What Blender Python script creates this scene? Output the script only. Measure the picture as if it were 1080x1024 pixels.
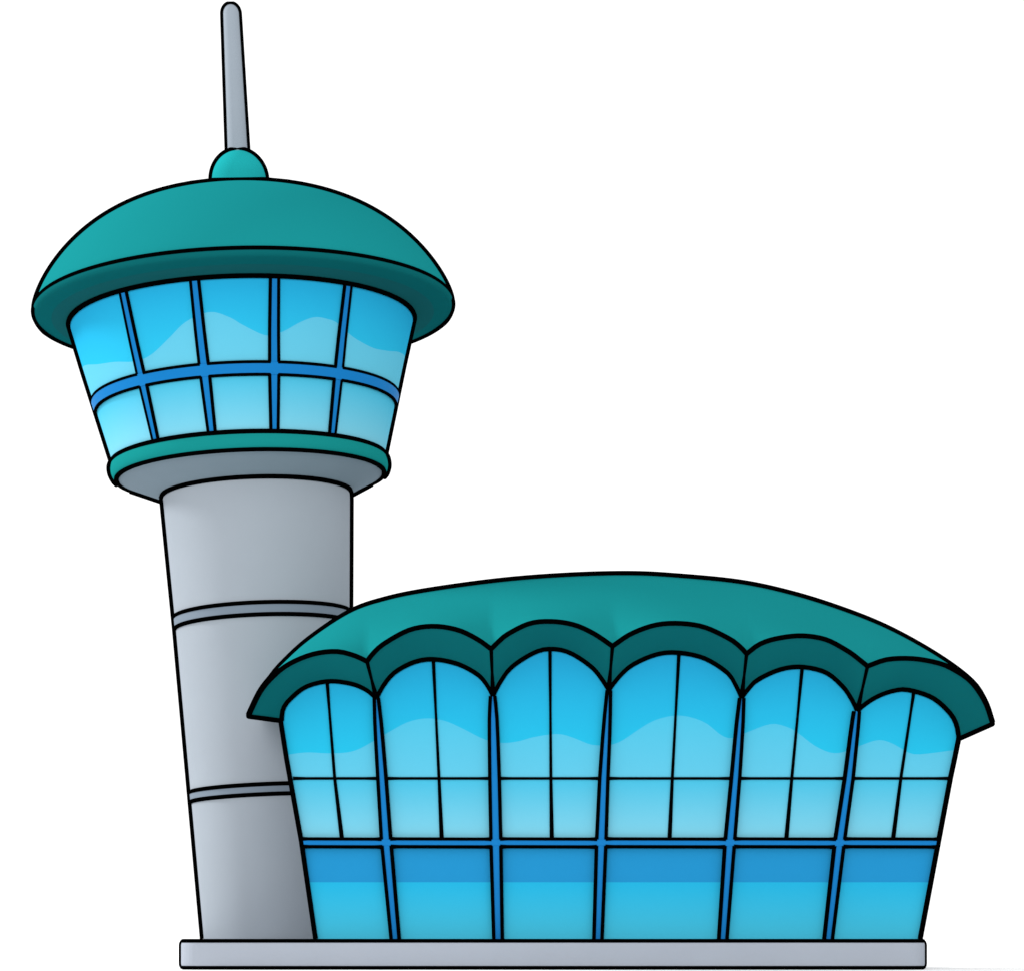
import bpy, bmesh, math
from mathutils import Vector, Matrix

S = bpy.context.scene
for o in list(bpy.data.objects):
    bpy.data.objects.remove(o)
COL = S.collection

# ---------------------------------------------------------------- camera
DIST = 100.0                       # metres from the camera to the facade
K = 0.04                           # metres per photograph pixel at the facade
FPX = 2500.0                       # focal length in photograph pixels
HOR = 990.0                        # eye level = top of the platform
cd = bpy.data.cameras.new('camera')
cam = bpy.data.objects.new('camera', cd); COL.objects.link(cam)
cam.location = (0, -DIST, 0); cam.rotation_euler = (math.radians(90), 0, 0)
cd.sensor_fit = 'HORIZONTAL'; cd.sensor_width = 36.0
cd.lens = 36.0 * FPX / 1080.0
cd.shift_y = (HOR - 512.0) / 1080.0
cd.clip_start = 0.5; cd.clip_end = 9000
S.camera = cam

# ---------------------------------------------------------------- light: white surroundings, a frontal fill sun and an added side lamp
w = bpy.data.worlds.new('World'); S.world = w; w.use_nodes = True
bgn = w.node_tree.nodes['Background']
bgn.inputs[0].default_value = (1, 1, 1, 1); bgn.inputs[1].default_value = 1.2
sd = bpy.data.lights.new('sun', 'SUN'); sd.energy = 1.2; sd.angle = math.radians(14); sd.color = (1, .985, .96)
sun = bpy.data.objects.new('sun', sd); COL.objects.link(sun)
sun.rotation_euler = Vector((0.12, 0.98, -0.08)).to_track_quat('-Z', 'Y').to_euler()
kd = bpy.data.lights.new('side_light', 'SUN'); kd.energy = 3.0; kd.angle = math.radians(10); kd.color = (1, .99, .97)  # added lamp without a visible source, brightens the roofs' left side
key = bpy.data.objects.new('side_light', kd); COL.objects.link(key)
key.rotation_euler = Vector((0.88, -0.26, -0.46)).to_track_quat('-Z', 'Y').to_euler()
S.view_settings.view_transform = 'Standard'; S.view_settings.look = 'None'
S.view_settings.exposure = 0; S.view_settings.gamma = 1; S.view_settings.use_curve_mapping = False
S.render.film_transparent = False

# ---------------------------------------------------------------- materials
LIT = 0.755                         # picture colour -> surface colour under this light
def lin(h, f=LIT):
    h = h.lstrip('#'); out = []
    for i in (0, 2, 4):
        c = int(h[i:i+2], 16) / 255
        c = c / 12.92 if c <= .04045 else ((c + .055) / 1.055) ** 2.4
        out.append(c * f * .87 if h != 'FFFFFF' else c * f)
    return (*out, 1)
def mat(name, hexc, rough=.55, spec=.12, vary=.03, f=LIT, scale=.6, bump=0.0):
    m = bpy.data.materials.new(name); m.use_nodes = True
    nt = m.node_tree; b = nt.nodes['Principled BSDF']
    b.inputs['Roughness'].default_value = rough
    b.inputs['Specular IOR Level'].default_value = spec
    c = lin(hexc, f)
    if vary:
        tc = nt.nodes.new('ShaderNodeTexCoord'); no = nt.nodes.new('ShaderNodeTexNoise')
        no.inputs['Scale'].default_value = scale; no.inputs['Detail'].default_value = 4
        mx = nt.nodes.new('ShaderNodeMix'); mx.data_type = 'RGBA'
        mx.inputs[6].default_value = tuple(x * (1 - vary) for x in c[:3]) + (1,)
        mx.inputs[7].default_value = tuple(x * (1 + vary) for x in c[:3]) + (1,)
        nt.links.new(tc.outputs['Object'], no.inputs['Vector'])
        nt.links.new(no.outputs['Fac'], mx.inputs[0]); nt.links.new(mx.outputs[2], b.inputs['Base Color'])
        if bump:
            bp = nt.nodes.new('ShaderNodeBump'); bp.inputs['Strength'].default_value = bump
            nt.links.new(no.outputs['Fac'], bp.inputs['Height']); nt.links.new(bp.outputs[0], b.inputs['Normal'])
    else:
        b.inputs['Base Color'].default_value = c
    return m
def sky_fade(name, stops, z0, z1, rough=.3, spec=.0, f=LIT):
    """glazing with a reflected-sky fade painted into its colour from z0 to z1 (metres, object space)"""
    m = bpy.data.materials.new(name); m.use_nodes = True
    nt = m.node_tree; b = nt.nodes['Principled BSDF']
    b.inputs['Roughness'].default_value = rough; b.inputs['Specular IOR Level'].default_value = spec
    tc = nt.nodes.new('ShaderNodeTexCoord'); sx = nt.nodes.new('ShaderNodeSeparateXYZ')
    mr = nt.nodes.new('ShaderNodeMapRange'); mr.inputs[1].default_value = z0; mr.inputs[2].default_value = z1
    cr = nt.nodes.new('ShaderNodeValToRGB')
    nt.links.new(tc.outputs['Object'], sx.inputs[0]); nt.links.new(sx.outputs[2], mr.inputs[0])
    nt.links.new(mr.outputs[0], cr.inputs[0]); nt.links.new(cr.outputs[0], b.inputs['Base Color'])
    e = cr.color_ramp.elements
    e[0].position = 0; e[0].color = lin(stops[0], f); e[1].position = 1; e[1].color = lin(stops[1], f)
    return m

M = {}
M['line'] = mat('black_outline', '#020202', .9, 0, 0)
M['teal'] = mat('teal_roof_paint', '#1C999D', .5, 0.0, .03, f=.68, scale=.15)
M['ledge'] = mat('teal_ledge_paint', '#1A9694', .5, 0.0, .02, f=.7)
M['knob'] = mat('teal_knob_paint', '#22AEB2', .5, .0, .02, f=.78)
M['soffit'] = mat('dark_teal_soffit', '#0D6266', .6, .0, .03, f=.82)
M['soffit_shade'] = mat('shaded_teal_soffit', '#124F53', .6, .0, .03, f=1.1)  # shade of the inner soffit painted as a darker teal
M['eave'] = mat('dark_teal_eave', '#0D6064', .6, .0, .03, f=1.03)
M['concrete'] = mat('grey_concrete', '#A9B2BC', .8, .0, .03, f=.76, scale=.5, bump=.02)
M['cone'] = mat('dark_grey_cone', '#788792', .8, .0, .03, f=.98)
M['band'] = mat('mid_grey_band', '#8391A0', .8, .05, .03)
M['slab'] = mat('pale_concrete', '#ACB3BF', .85, .02, .04, f=.83, scale=.5)
M['antenna'] = mat('antenna_grey', '#A5B0BC', .6, .02, .02, f=.72)
M['blue'] = mat('blue_frame_paint', '#1A80CA', .45, .01, .02)
M['ground'] = mat('white_ground', '#FFFFFF', .9, 0, 0, f=.95)
M['wall'] = mat('side_wall_grey', '#A4AFB8', .8, .05, .03)

# ---------------------------------------------------------------- helpers
def link_mesh(name, verts, faces, m, parent=None, smooth=False, mats=None, mi=None):
    me = bpy.data.meshes.new(name); me.from_pydata([tuple(v) for v in verts], [], faces)
    ms = mats if mats else [m]
    for q in ms: me.materials.append(q)
    if mi:
        for p, i in zip(me.polygons, mi): p.material_index = i
    bm = bmesh.new(); bm.from_mesh(me)
    if mi is None: bmesh.ops.recalc_face_normals(bm, faces=bm.faces)
    bm.to_mesh(me); bm.free()
    if smooth:
        for p in me.polygons: p.use_smooth = True
    o = bpy.data.objects.new(name, me); COL.objects.link(o)
    if parent: o.parent = parent
    return o
class MB:
    def __init__(s): s.v = []; s.f = []; s.pieces = []
    def add(s, v, f):
        s.pieces.append((list(v), list(f)))
        n = len(s.v); s.v += [Vector(a) for a in v]; s.f += [tuple(i + n for i in q) for q in f]
    def build(s, name, m, parent=None, smooth=False):
        if 'edg' in name:                       # every strip of outline is a piece of its own
            for v, f in s.pieces: o = link_mesh(name, v, f, m, parent, smooth)
            return o
        return link_mesh(name, s.v, s.f, m, parent, smooth)
def tube(mb, pts, r, closed=False, seg=8):
    pts = [Vector(p) for p in pts]; n = len(pts)
    rr = r if isinstance(r, (list, tuple)) else [r] * n
    v = []; f = []; prev = None
    for i, p in enumerate(pts):
        a = pts[(i - 1) % n] if (closed or i > 0) else p
        b = pts[(i + 1) % n] if (closed or i < n - 1) else p
        t = (b - a).normalized()
        if prev is None:
            u = t.cross(Vector((0, 1, 0)))
            if u.length < .2: u = t.cross(Vector((0, 0, 1)))
        else:
            u = prev - t * prev.dot(t)
        u.normalize(); prev = u; q = t.cross(u)
        for k in range(seg):
            an = 2 * math.pi * k / seg
            v.append(p + (u * math.cos(an) + q * math.sin(an)) * rr[i])
    m = n if closed else n - 1
    for i in range(m):
        for k in range(seg):
            a = i * seg + k; b = i * seg + (k + 1) % seg
            c = ((i + 1) % n) * seg + (k + 1) % seg; d = ((i + 1) % n) * seg + k
            f.append((a, b, c, d))
    if not closed:
        f.append(tuple(range(seg))); f.append(tuple(range((n - 1) * seg, n * seg)))
    mb.add(v, f)
def spline(P, per=6):
    """Catmull-Rom through 2-D/3-D points"""
    P = [Vector(p) for p in P]; out = []
    for i in range(len(P) - 1):
        p0 = P[i - 1] if i else P[0] * 2 - P[1]; p1 = P[i]; p2 = P[i + 1]
        p3 = P[i + 2] if i + 2 < len(P) else P[-1] * 2 - P[-2]
        for k in range(per):
            t = k / per
            out.append(.5 * ((2 * p1) + (p2 - p0) * t + (2 * p0 - 5 * p1 + 4 * p2 - p3) * t * t + (3 * p1 - p0 - 3 * p2 + p3) * t ** 3))
    out.append(P[-1]); return out
def interp(P, x):
    if x <= P[0][0]: return P[0][1]
    for a, b in zip(P, P[1:]):
        if x <= b[0]: return a[1] + (b[1] - a[1]) * (x - a[0]) / max(1e-9, b[0] - a[0])
    return P[-1][1]
def thing(name, label, cat, loc=(0, 0, 0), rot=(0, 0, 0)):
    o = bpy.data.objects.new(name, None); COL.objects.link(o); o.location = loc; o.rotation_euler = rot
    o['label'] = label; o['category'] = cat; return o

# ---------------------------------------------------------------- ground and platform
Y_T = 12.5                                    # depth of the tower axis behind the facade
ST = K * (DIST + Y_T) / DIST                  # metres per pixel there
TX = (290 - 540) * ST
ZB = -1.27
g = link_mesh('ground', [(-4000, -DIST - 60, ZB), (4000, -DIST - 60, ZB), (4000, 6000, ZB), (-4000, 6000, ZB)], [(0, 1, 2, 3)], M['ground'])
g['kind'] = 'structure'

xr = (979 - 540) * K * .985; xl = (188 - 540) * K * .985; R = 4.25
def corner(cx, cy, r, a0, a1, n=8):
    return [(cx + r * math.cos(math.radians(a0 + (a1 - a0) * i / n)), cy + r * math.sin(math.radians(a0 + (a1 - a0) * i / n))) for i in range(n + 1)]
def plan_at(d):
    return (corner(xr - .9, -.6, .9 - d, -90, 0) + corner(xr - .9, 16.2, .9 - d, 0, 90)
            + corner(TX, Y_T, R - d, 90, 180, 20) + corner(xl + .9, -.6, .9 - d, 186, 270))
RB = .26
prof = [(RB * (1 - math.sin(t)), -RB * (1 - math.cos(t))) for t in [math.pi / 2 * k / 6 for k in range(7)]]
prof = prof + [(d, ZB - z_) for d, z_ in prof[::-1]]
v = []; f = []; n = len(plan_at(0))
for d, z_ in prof: v += [(x, y, z_) for x, y in plan_at(d)]
for i in range(len(prof) - 1):
    for k in range(n): f.append((i * n + k, i * n + (k + 1) % n, (i + 1) * n + (k + 1) % n, (i + 1) * n + k))
f.append(tuple(range(n))); f.append(tuple(range((len(prof) - 1) * n, len(prof) * n)))
slab = link_mesh('pavement', v, f, M['slab']); slab['kind'] = 'structure'
ed = MB()
tube(ed, [(x, y, -.075) for x, y in plan_at(.07)], .088, True)
tube(ed, [(x, y, ZB + .09) for x, y in plan_at(.07)], .088, True)
for x, sg, yy in ((xl, 1, -.6), (xr, -1, -.6)):
    tube(ed, [(x + sg * (d - .03), yy, z_) for d, z_ in prof[3:-3]], .08)
ed.build('pavement_edging', M['line'], slab, True)

# ================================================================ control tower
lean = math.radians(2.72)
tower = thing('control_tower', 'tall round grey control tower with teal domed roof and wraparound blue windows', 'control tower',
              (TX, Y_T, 0), (0, -lean, 0))
RT = Matrix.Rotation(-lean, 4, 'Y')
CL = (Matrix.Translation((TX, Y_T, 0)) @ RT).inverted() @ Vector(cam.location)   # eye, tower space
ang0 = math.atan2(CL.y, CL.x); dxy = math.hypot(CL.x, CL.y)
DX = [(0, 0), (330, 3), (468, 3), (486, -2), (500, -3), (600, -3.5), (650, -3), (657, 0), (900, 0)]   # the cab sits slightly off the shaft's axis
def P3(r, h, phi):     # pixels, pixels, degrees from the direction of the viewer (positive = right)
    a = ang0 + math.radians(phi)
    return Vector((interp(DX, h) * ST + r * ST * math.cos(a), r * ST * math.sin(a), h * ST))
def revolve(name, prof, m, parent, n=128, caps=False):
    v = []; f = []
    for (r, h) in prof:
        for k in range(n): v.append(P3(r, h, 360 * k / n))
    for i in range(len(prof) - 1):
        for k in range(n):
            f.append((i * n + k, i * n + (k + 1) % n, (i + 1) * n + (k + 1) % n, (i + 1) * n + k))
    if caps:
        f.append(tuple(range(n))); f.append(tuple(range((len(prof) - 1) * n, len(prof) * n)))
    o = link_mesh(name, v, f, m, parent, True)
    o.data.set_sharp_from_angle(angle=math.radians(40))
    return o
def ring(mb, r, h, t=2.4, n=128): t *= 1.15; tube(mb, [P3(r, h, 360 * k / n) for k in range(n)], t * ST, True)
def sideline(mb, prof, t=2.4, off=0.0):
    """drawn outline added along the silhouette of a turned shape as the camera sees it"""
    Lp = []; 
    for i, (r, h) in enumerate(prof):
        a = prof[max(0, i - 1)]; b = prof[min(len(prof) - 1, i + 1)]
        tr, th = b[0] - a[0], b[1] - a[1]; l = math.hypot(tr, th)
        nr, nh = th / l, -tr / l
        if abs(nr) < 1e-3: continue
        c = (r * ST + nh / nr * (h * ST - CL.z)) / dxy
        if -1 <= c <= 1:
            ph = math.degrees(math.acos(c)); Lp.append((r + nr * off, h + nh * off, ph))
    return Lp
def flank(mb, prof, t=2.4, off=1.8, join=False):
    Lp = sideline(mb, prof, t, off)
    if len(Lp) < 2: return
    left = [P3(r, h, -p) for r, h, p in Lp]; right = [P3(r, h, p) for r, h, p in Lp]
    if join: tube(mb, left + right[::-1], t * ST)
    else: tube(mb, left, t * ST); tube(mb, right, t * ST)

# shaft
sh_r = lambda h: 74.2 + .0512 * h
shaft = [(sh_r(h), h) for h in range(-8, 469, 12)] + [(98, 469)]
body = revolve('shaft', shaft, M['concrete'], tower)
mb = MB(); flank(mb, shaft[1:]); mb.build('edge_outline', M['line'], body, True)
for (h0, h1) in ((330, 342), (148, 158)):
    b = revolve('band', [(sh_r(h0), h0), (sh_r(h0) + 1.2, h0 + .5), (sh_r(h1) + 1.2, h1 - .5), (sh_r(h1), h1)], M['band'], tower)
    mb = MB(); ring(mb, sh_r(h0) + .6, h0, 2); ring(mb, sh_r(h1) + .6, h1, 2); mb.build('edge_outline', M['line'], b, True)
# cone under the ledge
cone = [(98, 468.5), (118, 477.9), (139, 487.5)]
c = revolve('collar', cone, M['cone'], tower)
mb = MB(); ring(mb, 99, 468.5); flank(mb, [(98 + 41 * t / 10, 468.5 + 19 * t / 10) for t in range(11)]); mb.build('edge_outline', M['line'], c, True)
# teal ledge
led = [(137, 487.3), (141, 487.6), (143.8, 490), (145.3, 494.5), (145.2, 500), (143.5, 503.5), (137, 504)]
ledge = revolve('ledge', [(p.x, p.y) for p in spline(led, 3)], M['ledge'], tower)
mb = MB(); ring(mb, 140.3, 487.3, 2.3); ring(mb, 143.8, 504, 2.3)
flank(mb, [(p.x, p.y) for p in spline([(142.6, 488.6, 0)] + [(a_, b_, 0) for a_, b_ in led[2:6]], 4)], 2.2); mb.build('edge_outline', M['line'], ledge, True)
# windows
H0, H1, RR0, RR1 = 504, 650, 142, 180
wr = lambda h: RR0 + (RR1 - RR0) * (h - H0) / (H1 - H0)
HM0, HM1 = 557.5, 569.0
z = lambda h: h * ST
M['t_hi'] = sky_fade('sky_blue_glazing', ('#30C2EC', '#27AFE2'), z(590), z(650))
M['t_wave'] = sky_fade('pale_reflection_glazing', ('#6BCDEA', '#63C9E9'), z(566), z(620))  # pale wave is a reflection painted into the glass
M['t_lo'] = sky_fade('lower_pane_glazing', ('#84D6EE', '#4DC3E6'), z(506), z(557))
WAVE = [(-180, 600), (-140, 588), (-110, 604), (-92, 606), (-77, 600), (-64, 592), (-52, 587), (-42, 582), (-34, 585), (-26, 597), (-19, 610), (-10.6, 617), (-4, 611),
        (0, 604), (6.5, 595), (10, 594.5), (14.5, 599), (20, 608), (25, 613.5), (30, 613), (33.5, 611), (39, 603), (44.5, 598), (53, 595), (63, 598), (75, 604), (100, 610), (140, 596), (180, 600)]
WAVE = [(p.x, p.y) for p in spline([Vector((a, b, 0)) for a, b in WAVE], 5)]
MUL = [-109, -40.2, -14.4, 10.6, 36.1, 104, 129, 154, 179, 203, 227]; NB = len(MUL)
for i in range(NB):
    pa = MUL[i]; pb = MUL[(i + 1) % NB] + (360 if i == NB - 1 else 0)
    # upper pane: painted reflection, paler below a wave line
    n = 28; v = []; f = []; mi = []
    for k in range(n + 1):
        ph = pa + (pb - pa) * k / n; pw = ph if ph <= 180 else ph - 360
        hw = interp(WAVE, pw)
        for h in (HM1, (HM1 + hw) / 2, hw, (hw + H1) / 2, H1): v.append(P3(wr(h), h, ph))
    for k in range(n):
        for j in range(4):
            f.append((k * 5 + j, (k + 1) * 5 + j, (k + 1) * 5 + j + 1, k * 5 + j + 1)); mi.append(0 if j < 2 else 1)
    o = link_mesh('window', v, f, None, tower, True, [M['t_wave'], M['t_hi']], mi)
    v = []; f = []
    for k in range(n + 1):
        ph = pa + (pb - pa) * k / n
        for h in (H0, H0 + 27, HM0): v.append(P3(wr(h), h, ph))
    for k in range(n):
        for j in range(2): f.append((k * 3 + j, (k + 1) * 3 + j, (k + 1) * 3 + j + 1, k * 3 + j + 1))
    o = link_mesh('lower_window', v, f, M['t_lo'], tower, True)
# mullions, each a bar with its two black edges
def bar_on_cone(name, ph, ha, hb, wa, wb, lift, m, parent, trim):
    def q(h, d, l): 
        r = wr(h) + l; return P3(r, h, ph + math.degrees(d / r))
    v = []; rows = 6
    for k in range(rows + 1):
        h = ha + (hb - ha) * k / rows; wd = wa + (wb - wa) * k / rows
        for d, l in ((-wd, -1.5), (wd, -1.5), (wd, lift), (-wd, lift)): v.append(q(h, d, l))
    f = [(0, 1, 2, 3), tuple(rows * 4 + j for j in range(4))]
    for k in range(rows):
        for j in range(4): f.append((k * 4 + j, k * 4 + (j + 1) % 4, (k + 1) * 4 + (j + 1) % 4, (k + 1) * 4 + j))
    o = link_mesh(name, v, f, m, parent)
    mb = MB()
    for sgn in (-1, 1):
        pts = []; 
        for k in range(rows + 1):
            h = ha + (hb - ha) * k / rows; wd = wa + (wb - wa) * k / rows
            pts.append(q(h, sgn * (wd + 1.1), lift - .6))
        tube(mb, pts, trim * ST)  # trim is the thickness of the added drawn outline
    mb.build('edge_outline', M['line'], o, True)
    return o
for i in range(NB):
    ph = MUL[i]
    bar_on_cone('mullion', ph, H0 + 1, HM0 + 1, 2.4, 3.4, 1.8, M['blue'], tower, 1.75)
    bar_on_cone('mullion', ph, HM1 - 1, H1 - 1, 3.4, 2.9, 1.8, M['blue'], tower, 1.75)
rail = revolve('window_rail', [(wr(HM0) - 1, HM0), (wr(HM0) + 2.6, HM0), (wr(HM1) + 2.6, HM1), (wr(HM1) - 1, HM1)], M['blue'], tower)
mb = MB()
for i in range(NB):       # edging stops at the mullions as the bars run through
    pa = MUL[i]; STEP = MUL[(i + 1) % NB] + (360 if i == NB - 1 else 0) - pa; g_ = math.degrees(4.2 / 160)
    for h in (HM0, HM1):
        tube(mb, [P3(wr(h) + 1.6, h, pa + g_ + (STEP - 2 * g_) * k / 24) for k in range(25)], 1.75 * ST)
mb.build('edge_outline', M['line'], rail, True)
mb = MB(); flank(mb, [(wr(h), h) for h in range(504, 651, 12)], 2.3); 
mb.build('edge_outline', M['line'], tower, True)
# roof
A, B, HC = 217.5, 113.0, 664.0
dome = [(A * math.cos(t) ** .7 if t < 1.5705 else 0.01, HC + B * math.sin(t) ** 1.5) for t in [math.pi / 2 * k / 72 for k in range(73)]]
roof = revolve('roof', dome, M['teal'], tower)
lipc = [(217.5, 664), (219.3, 662.5), (219.5, 660), (217.5, 657.5), (213, 656.3), (200, 654.2)]
lipc = [(p.x, p.y) for p in spline(lipc, 4)]
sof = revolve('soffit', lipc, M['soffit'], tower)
sof2 = revolve('inner_soffit', [(200, 654.2), (190, 651.8), (178, 649)], M['soffit_shade'], tower)  # same soffit, inner shade put into its colour
mb = MB(); ring(mb, 218, 664.5, 2.1); flank(mb, dome[:-1], 2.4, 1.6, True); mb.build('edge_outline', M['line'], roof, True)
mb = MB(); lp = [79.5 + 201 * k / 90 for k in range(91)]
tube(mb, [P3(219.8 - 1.6 * min(1, (90 - abs(p - 180) + 10) / 25 if abs(p - 180) > 75 else 1), 660.6 - 4.2 * min(1, max(0, (100.5 - abs(p - 180)) / 22)), p) for p in lp], 2.5 * ST); mb.build('edge_outline', M['line'], sof, True)
mb = MB(); ring(mb, wr(649) + 1.5, 648.5, 2.3); mb.build('edge_outline', M['line'], sof2, True)
# knob and antenna
kn = [(28, 770), (28.4, 785), (28.4, 797)] + [(28.4 * math.cos(t), 800 + 31 * math.sin(t)) for t in [math.pi / 2 * k / 16 for k in range(17)]]
kn[-1] = (.01, 831)
knob = revolve('roof_knob', kn, M['knob'], tower, 64)
mb = MB(); flank(mb, kn[1:-1], 2.3, 1.5, True); mb.build('edge_outline', M['line'], knob, True)
an = [(10.6 - 2.2 * k / 12, 826 + 150 * k / 12) for k in range(13)] + [(8.4 * math.cos(t), 976 + 10 * math.sin(t)) for t in [math.pi / 2 * k / 10 for k in range(1, 11)]]
an[-1] = (.01, 986)
ant = revolve('antenna', an, M['antenna'], tower, 48)
mb = MB(); flank(mb, an[:-1], 2.0, 1.2, True); mb.build('edge_outline', M['line'], ant, True)

# ================================================================ terminal building
term = thing('terminal_building', 'wide glass terminal with scalloped teal curved roof beside the tower', 'building', (0, 0, 0))
def F(px, py, Y=0.0):
    s = K * (DIST + Y) / DIST
    return Vector(((px - 540) * s, Y, (HOR - py) * s))
def ribbon(mb, pts, hw, Y0, Y1):
    """bar in the facade plane: pts (px,py), half widths in px, from depth Y0 (front) to Y1"""
    n = len(pts); hw = hw if isinstance(hw, (list, tuple)) else [hw] * n
    v = []; f = []
    for i, (x, y) in enumerate(pts):
        a = pts[max(0, i - 1)]; b = pts[min(n - 1, i + 1)]
        tx, ty = b[0] - a[0], b[1] - a[1]; l = math.hypot(tx, ty); nx, ny = -ty / l, tx / l
        for sg, Y in ((-1, Y0), (1, Y0), (1, Y1), (-1, Y1)):
            q = F(x + nx * hw[i] * sg, y + ny * hw[i] * sg); q.y = Y; v.append(q)
    for i in range(n - 1):
        for j in range(4): f.append((i * 4 + j, i * 4 + (j + 1) % 4, (i + 1) * 4 + (j + 1) % 4, (i + 1) * 4 + j))
    f += [(0, 1, 2, 3), tuple((n - 1) * 4 + j for j in range(4))]
    mb.add(v, f)

BL = [ [(760, 296), (770, 297), (820, 306), (887, 318), (990, 333)],
       [(735, 397), (820, 403), (887, 407.5), (990, 417)],
       [(733, 519.6), (820, 521.6), (887, 523), (990, 525.3)],
       [(727, 642), (820, 636.7), (887, 634), (990, 630.5)],
       [(735, 782), (820, 775.4), (887, 769.4), (990, 762)],
       [(749, 903), (820, 894.8), (887, 885), (990, 873)],
       [(778, 1011), (820, 1002), (887, 989.4), (990, 970)] ]
bx = lambda j, y: interp(BL[j], y) if y >= BL[j][0][0] else BL[j][0][1] + (BL[j][1][1] - BL[j][0][1]) / (BL[j][1][0] - BL[j][0][0]) * (y - BL[j][0][0]) * .5
ML = [ [(718, 345), (820, 353), (887, 361)], [(695, 457), (820, 463), (887, 466)], [(684, 580), (820, 581), (887, 582)],
       [(688, 716), (820, 709), (887, 706)], [(703, 846), (820, 835), (887, 829)], [(727, 964), (820, 950), (887, 941.5)] ]
LOW = [ [(297, 760), (298.5, 748), (305, 738), (322.6, 724), (347, 718), (372, 721), (388, 728), (397, 736)],
        [(397, 736), (404, 723), (416, 709), (436.7, 698), (457.4, 695), (483, 700), (504, 711), (514, 722), (520, 733)],
        [(520, 733), (526, 721), (538.5, 704), (562, 688.5), (580, 684), (601, 688), (624, 703), (635, 716), (642, 727)],
        [(642, 727), (651, 715), (665.6, 701.5), (691.5, 690), (715, 688), (743, 694), (767, 709), (776, 722), (782, 735)],
        [(782, 735), (788, 727), (798, 717), (821.5, 706), (845, 703), (871, 709), (889, 724), (898, 737), (904, 749)],
        [(904, 749), (912, 742), (925, 734), (940, 728.5), (956, 727), (982, 735), (1000, 750), (1008, 763), (1011, 779)] ]
UP = [ [(262, 755), (266, 746), (274, 730), (284, 717), (302, 701.5), (328, 690), (354, 686.5), (374, 691), (387, 697)],
       [(387, 697), (394, 688), (405.6, 678), (431.5, 664), (457, 660), (483, 664), (504, 674), (518, 684)],
       [(518, 684), (526, 676), (536, 668), (559, 657), (582.6, 655), (606, 658.7), (626.7, 668), (646, 681)],
       [(646, 681), (665.6, 668), (691.5, 658.7), (717, 657), (743, 661), (769, 673), (780, 681), (787.5, 689)],
       [(787.5, 689), (801, 679), (819, 673), (845, 670), (871, 674), (894, 686), (905, 694), (915, 702)],
       [(915, 702), (935.6, 695), (961.5, 694), (985, 697.6), (1002, 703.5), (1023.7, 718), (1039, 740), (1047, 763)] ]
CREST = [(262, 755), (284, 717), (302, 696), (328, 673), (369, 646), (405.6, 633), (452, 623.5), (530, 613), (601, 607.6), (665.6, 606), (717, 608.7),
         (780, 615), (832, 626), (884, 642), (935.6, 662.6), (987, 691), (1023.7, 718), (1039, 740), (1047, 763)]
def dense(P, n):
    """n+1 points evenly along a spline"""
    q = spline([Vector((a, b, 0)) for a, b in P], 10); d = [0]
    for a, b in zip(q, q[1:]): d.append(d[-1] + (b - a).length)
    out = []; j = 0
    for i in range(n + 1):
        t = d[-1] * i / n
        while j < len(d) - 2 and d[j + 1] < t: j += 1
        u = (t - d[j]) / max(1e-9, d[j + 1] - d[j]); p = q[j].lerp(q[j + 1], u); out.append((p.x, p.y))
    return out
LOWd = [dense(p, 24) for p in LOW]; UPd = [dense(p, 24) for p in UP]
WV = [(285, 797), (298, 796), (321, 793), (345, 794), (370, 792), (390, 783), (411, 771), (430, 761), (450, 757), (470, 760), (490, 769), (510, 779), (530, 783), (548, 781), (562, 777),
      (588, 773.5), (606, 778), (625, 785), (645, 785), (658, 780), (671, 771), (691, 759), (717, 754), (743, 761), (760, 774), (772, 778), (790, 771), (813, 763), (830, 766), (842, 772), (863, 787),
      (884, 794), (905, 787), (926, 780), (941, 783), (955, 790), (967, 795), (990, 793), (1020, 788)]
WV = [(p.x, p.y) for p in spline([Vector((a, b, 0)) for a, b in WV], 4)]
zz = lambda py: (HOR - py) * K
M['b_hi'] = sky_fade('arched_pane_glazing', ('#2BC4EC', '#29AEE1'), zz(795), zz(690))
M['b_wave'] = sky_fade('arched_reflection_glazing', ('#66CBEA', '#54C8EA'), zz(822), zz(757))  # painted reflection below the wave line
M['b_mid'] = sky_fade('transom_pane_glazing', ('#86D5EC', '#4CC3E6'), zz(886), zz(822))
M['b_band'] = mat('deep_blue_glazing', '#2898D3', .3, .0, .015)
M['b_low'] = sky_fade('ground_floor_glazing', ('#4CCBEA', '#2ABBE8'), zz(988), zz(932))
RAIL = 888.5; TRA = 820.5
YG = 0.0
def vline(P, y): return interp(P, y)
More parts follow.
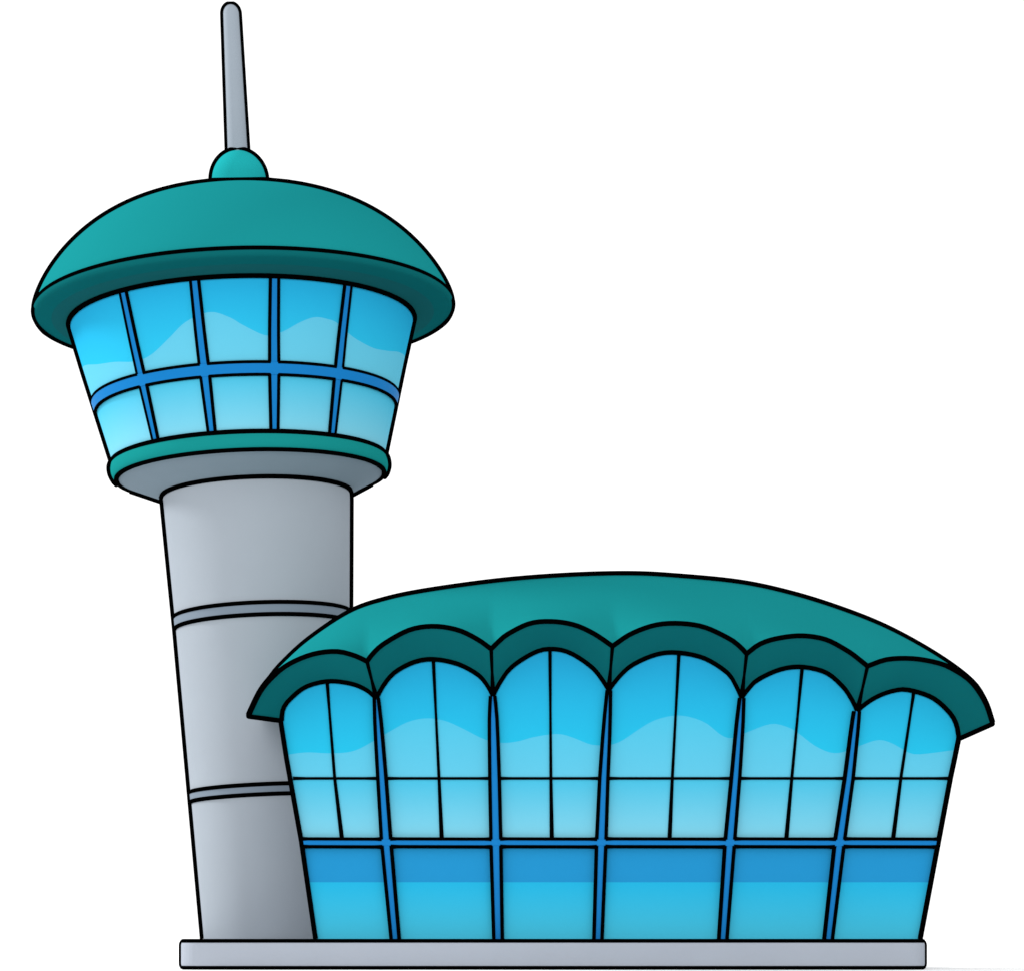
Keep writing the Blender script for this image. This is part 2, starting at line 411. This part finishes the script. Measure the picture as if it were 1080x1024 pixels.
for j in range(6):
    # arched window, split in two leaves by the thin centre bar: one pane per leaf, wave reflection painted in
    for leaf in (0, 1):
        n = 12; rows_px = []
        xm_top = ML[j][0][1]
        arc = [p for p in LOWd[j] if (p[0] <= xm_top if leaf == 0 else p[0] >= xm_top)]
        ym = interp(sorted(LOWd[j]), xm_top)
        arc = arc + [(xm_top, ym)] if leaf == 0 else [(xm_top, ym)] + arc
        xa0, xb0 = (bx(j, TRA), vline(ML[j], TRA)) if leaf == 0 else (vline(ML[j], TRA), bx(j + 1, TRA))
        N = len(arc) - 1; v = []; f = []; mi = []
        for k, (ax, ay) in enumerate(arc):
            u = (ax - arc[0][0]) / (arc[-1][0] - arc[0][0]) if abs(arc[-1][0] - arc[0][0]) > 1e-6 else 0
            x0 = xa0 + (xb0 - xa0) * u
            # wave crossing along the slanted column
            yw = interp(WV, ax + (x0 - ax) * .5); yw = max(min(yw, TRA - 1), ay + .5)
            for y in (TRA, yw, ay):
                t = (y - ay) / (TRA - ay); q = F(ax + (x0 - ax) * t, y); q.y = YG; v.append(q)
        for k in range(N):
            for r_ in range(2):
                f.append((k * 3 + r_, (k + 1) * 3 + r_, (k + 1) * 3 + r_ + 1, k * 3 + r_ + 1)); mi.append(r_)
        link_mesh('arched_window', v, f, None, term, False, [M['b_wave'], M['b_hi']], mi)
        # transom pane
        xa1, xb1 = (bx(j, RAIL), vline(ML[j], 887)) if leaf == 0 else (vline(ML[j], 887), bx(j + 1, RAIL))
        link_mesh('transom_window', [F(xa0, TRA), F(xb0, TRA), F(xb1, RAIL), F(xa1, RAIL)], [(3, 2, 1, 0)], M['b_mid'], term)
    # ground-floor window with a deeper blue head band
    yb = 930.0
    v = [F(bx(j, RAIL), RAIL), F(bx(j + 1, RAIL), RAIL), F(bx(j + 1, yb), yb), F(bx(j, yb), yb), F(bx(j + 1, 989.8), 989.8), F(bx(j, 989.8), 989.8)]
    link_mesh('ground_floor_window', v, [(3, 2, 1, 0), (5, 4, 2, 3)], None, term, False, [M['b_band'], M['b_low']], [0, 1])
    # thin centre bar and thin transom
    mb = MB()
    P = [(vline(ML[j], y), y) for y in (ML[j][0][0] + 1, 750, 820, 887)]
    ribbon(mb, P, [1.9, 1.3, 1.6, 2.3], -.07, .0)
    mb.build('centre_bar', M['line'], term)
    mb = MB()
    xl_, xr_ = bx(j, TRA) + 3, bx(j + 1, TRA) - (3 if j < 5 else 1)
    ribbon(mb, [(xl_, TRA), (xl_ + 14, TRA), (xr_ - 14, TRA), (xr_, TRA)], [1.9, 1.4, 1.4, 1.9], -.05, .0)
    mb.build('transom_bar', M['line'], term)
# main mullions
WB = [(729, .3), (742, 1.4), (762, 2.7), (820, 3.4), (887, 3.6), (989.7, 2.9)]
WBn = [(729, .2), (742, .8), (765, 1.9), (820, 2.7), (887, 3.3), (989.7, 2.6)]
for j in range(1, 6):
    y0 = BL[j][0][0] + 1
    ys = [y0, y0 + 10, y0 + 24, 780, 820, 855, 887, 935, 989.7]
    W = {1: WBn, 2: WB, 3: WBn, 4: WBn, 5: WBn}[j]
    P = [(bx(j, y), y) for y in ys]; hw = [interp(W, y) for y in ys]
    mb = MB(); ribbon(mb, P, hw, -.20, .03); o = mb.build('mullion', M['blue'], term)
    for (ya, yb_) in ((y0, 885.0), (892.0, 989.7)):
        mb = MB(); yy = [y for y in ys if ya < y < yb_]; yy = [ya] + yy + [yb_]
        for sg in (-1, 1):
            Q = [(bx(j, y) + sg * (interp(W, y) + 1.6), y) for y in yy]
            ribbon(mb, Q, 1.9, -.24, .0)
        mb.build('edge_outline', M['line'], o)
# horizontal rail
mb = MB(); ribbon(mb, [(bx(0, 888) + 2, 888.3), (640, 888.3), (bx(6, 888) - 2, 889.3)], 3.1, -.22, .01); rail = mb.build('window_rail', M['blue'], term)
mb = MB()
for j in range(6):
    for y in (884.4, 892.6):
        a = bx(j, y) + (4.5 if j else 0); b = bx(j + 1, y) - (4.5 if j < 5 else 0)
        ribbon(mb, [(a, y), (a + 8, y), (b - 8, y + .3), (b, y + .3)], [2.2, 1.7, 1.7, 2.2], -.25, .0)
mb.build('edge_outline', M['line'], rail)
# end posts (outer black edges of the facade)
for j in (0, 6):
    mb = MB(); ys = [BL[j][0][0] - 2, 800, 820, 887, 930, 989.7]
    ribbon(mb, [(bx(j, y), y) for y in ys], [2.4] * 6, -.22, .06); mb.build('end_post', M['line'], term)
# side and rear walls
YR = 6.5
def wallpt(p, Y): q = F(*p); return Vector((q.x, Y, q.z))
for j, name in ((0, 'side_wall'), (6, 'side_wall')):
    ys = [BL[j][0][0], 820, 887, 989.9]; v = []; f = []
    for y in ys:
        for Y in (.03, YR): v.append(wallpt((bx(j, y), y), Y))
    for k in range(3): f.append((k * 2, k * 2 + 1, k * 2 + 3, k * 2 + 2))
    link_mesh(name, v, f, M['wall'], term)
top = [wallpt((x, y + 34), YR) for x, y in CREST[2:-3]]
top = [wallpt((bx(0, 760), 760), YR)] + top + [wallpt((bx(6, 778), 778), YR)]
link_mesh('rear_wall', top + [wallpt((970, 989.9), YR), wallpt((333, 989.9), YR)], [tuple(range(len(top) + 2))], M['wall'], term)

# roof shell
YF, YC, YE = -2.0, 3.6, 7.7
ups = []
for j in range(6): ups += UPd[j][:-1] if j < 5 else UPd[j]
cs = dense(CREST, 200)
# match each crest point to an eave point by horizontal position
ups_s = [(p[0], p[1]) for p in ups]
tips = (ups_s[0], ups_s[-1])
rows = []
crest_sorted = [(x, y) for x, y in spline([Vector((a, b, 0)) for a, b in CREST], 10) and [(q.x, q.y) for q in spline([Vector((a, b, 0)) for a, b in CREST], 10)]]
NS = 10
CUSP = [(262, 752), (284, 715), (330, 697), (387, 684), (450, 674), (518, 669), (582, 666.5), (646, 666), (717, 669), (787.5, 676), (850, 684), (915, 693), (970, 704), (1010, 722), (1047, 763)]
CUSP = [(p.x, p.y) for p in spline([Vector((a, b, 0)) for a, b in CUSP], 8)]
def edge_fade(x): return max(0.0, min(1.0, min(x - 262, 1047 - x) / 120.0)) ** .7
def ease(s): return 1 - (1 - s) ** 1.6
for s_ in range(NS + 1):
    s = s_ / NS; row = []
    for (x, y) in ups_s:
        a = F(x, interp(CUSP, x), YF); u = F(x, y, YF); b = F(x, min(y, interp(crest_sorted, x)), YC)
        q = a.lerp(b, s); q.z = a.z + (b.z - a.z) * (s * .5 + .5 * ease(s)) + (u.z - a.z) * (1 - s) ** 3.6 * (1 if edge_fade(x) > 0 else 1)
        row.append(q)
    rows.append(row)
for s, drop in ((.25, .18), (.5, .65), (.75, 1.4), (1.0, 2.4)):
    row = []
    for (x, y) in ups_s:
        b = F(x, min(y, interp(crest_sorted, x)), YC)
        row.append(Vector((b.x, YC + (YE - YC) * s, b.z * (1 + .05 * s * (1 - edge_fade(x))) - drop * edge_fade(x))))
    rows.append(row)
n = len(ups_s); v = [q for r_ in rows for q in r_]; f = []
for i in range(len(rows) - 1):
    for k in range(n - 1): f.append((i * n + k, i * n + k + 1, (i + 1) * n + k + 1, (i + 1) * n + k))
troof = link_mesh('roof', v, f, M['teal'], term, True)
mb = MB()
tube(mb, [q + Vector((0, 0, .06)) for q in rows[NS]], .125)
tube(mb, [r_[0] for r_ in rows], .1); tube(mb, [r_[-1] for r_ in rows], .1)
mb.build('edge_outline', M['line'], troof, True)
# scalloped eave arches
for j in range(6):
    lo, up = LOWd[j], UPd[j]; nr = 5; v = []; f = []
    for i in range(nr + 1):
        t = i / nr
        for k in range(25):
            a = F(*lo[k]); a.y = -.02; b = F(*up[k], YF)
            q = a.lerp(b, t); v.append(q)
    for i in range(nr):
        for k in range(24): f.append((i * 25 + k, i * 25 + k + 1, (i + 1) * 25 + k + 1, (i + 1) * 25 + k))
    o = link_mesh('eave_arch', v, f, M['eave'], term, True)
    mb = MB()
    tube(mb, [F(*p, YF) for p in up], .105); 
    tube(mb, [Vector((F(*p).x, -.12, F(*p).z)) for p in lo], .108)
    if j < 5:
        a = F(*lo[-1]); a.y = -.1; b = F(*up[-1], YF); tube(mb, [a, a.lerp(b, .5), b], [.12, .06, .08])
    mb.build('edge_outline', M['line'], o, True)
# the two outer ends of the eave
for lo, up in ((LOWd[0][0], UPd[0][0]), (LOWd[5][-1], UPd[5][-1])):
    mb = MB(); a = F(*lo); a.y = -.1; b = F(*up, YF); tube(mb, [a, b], .105); mb.build('edge_outline', M['line'], term, True)
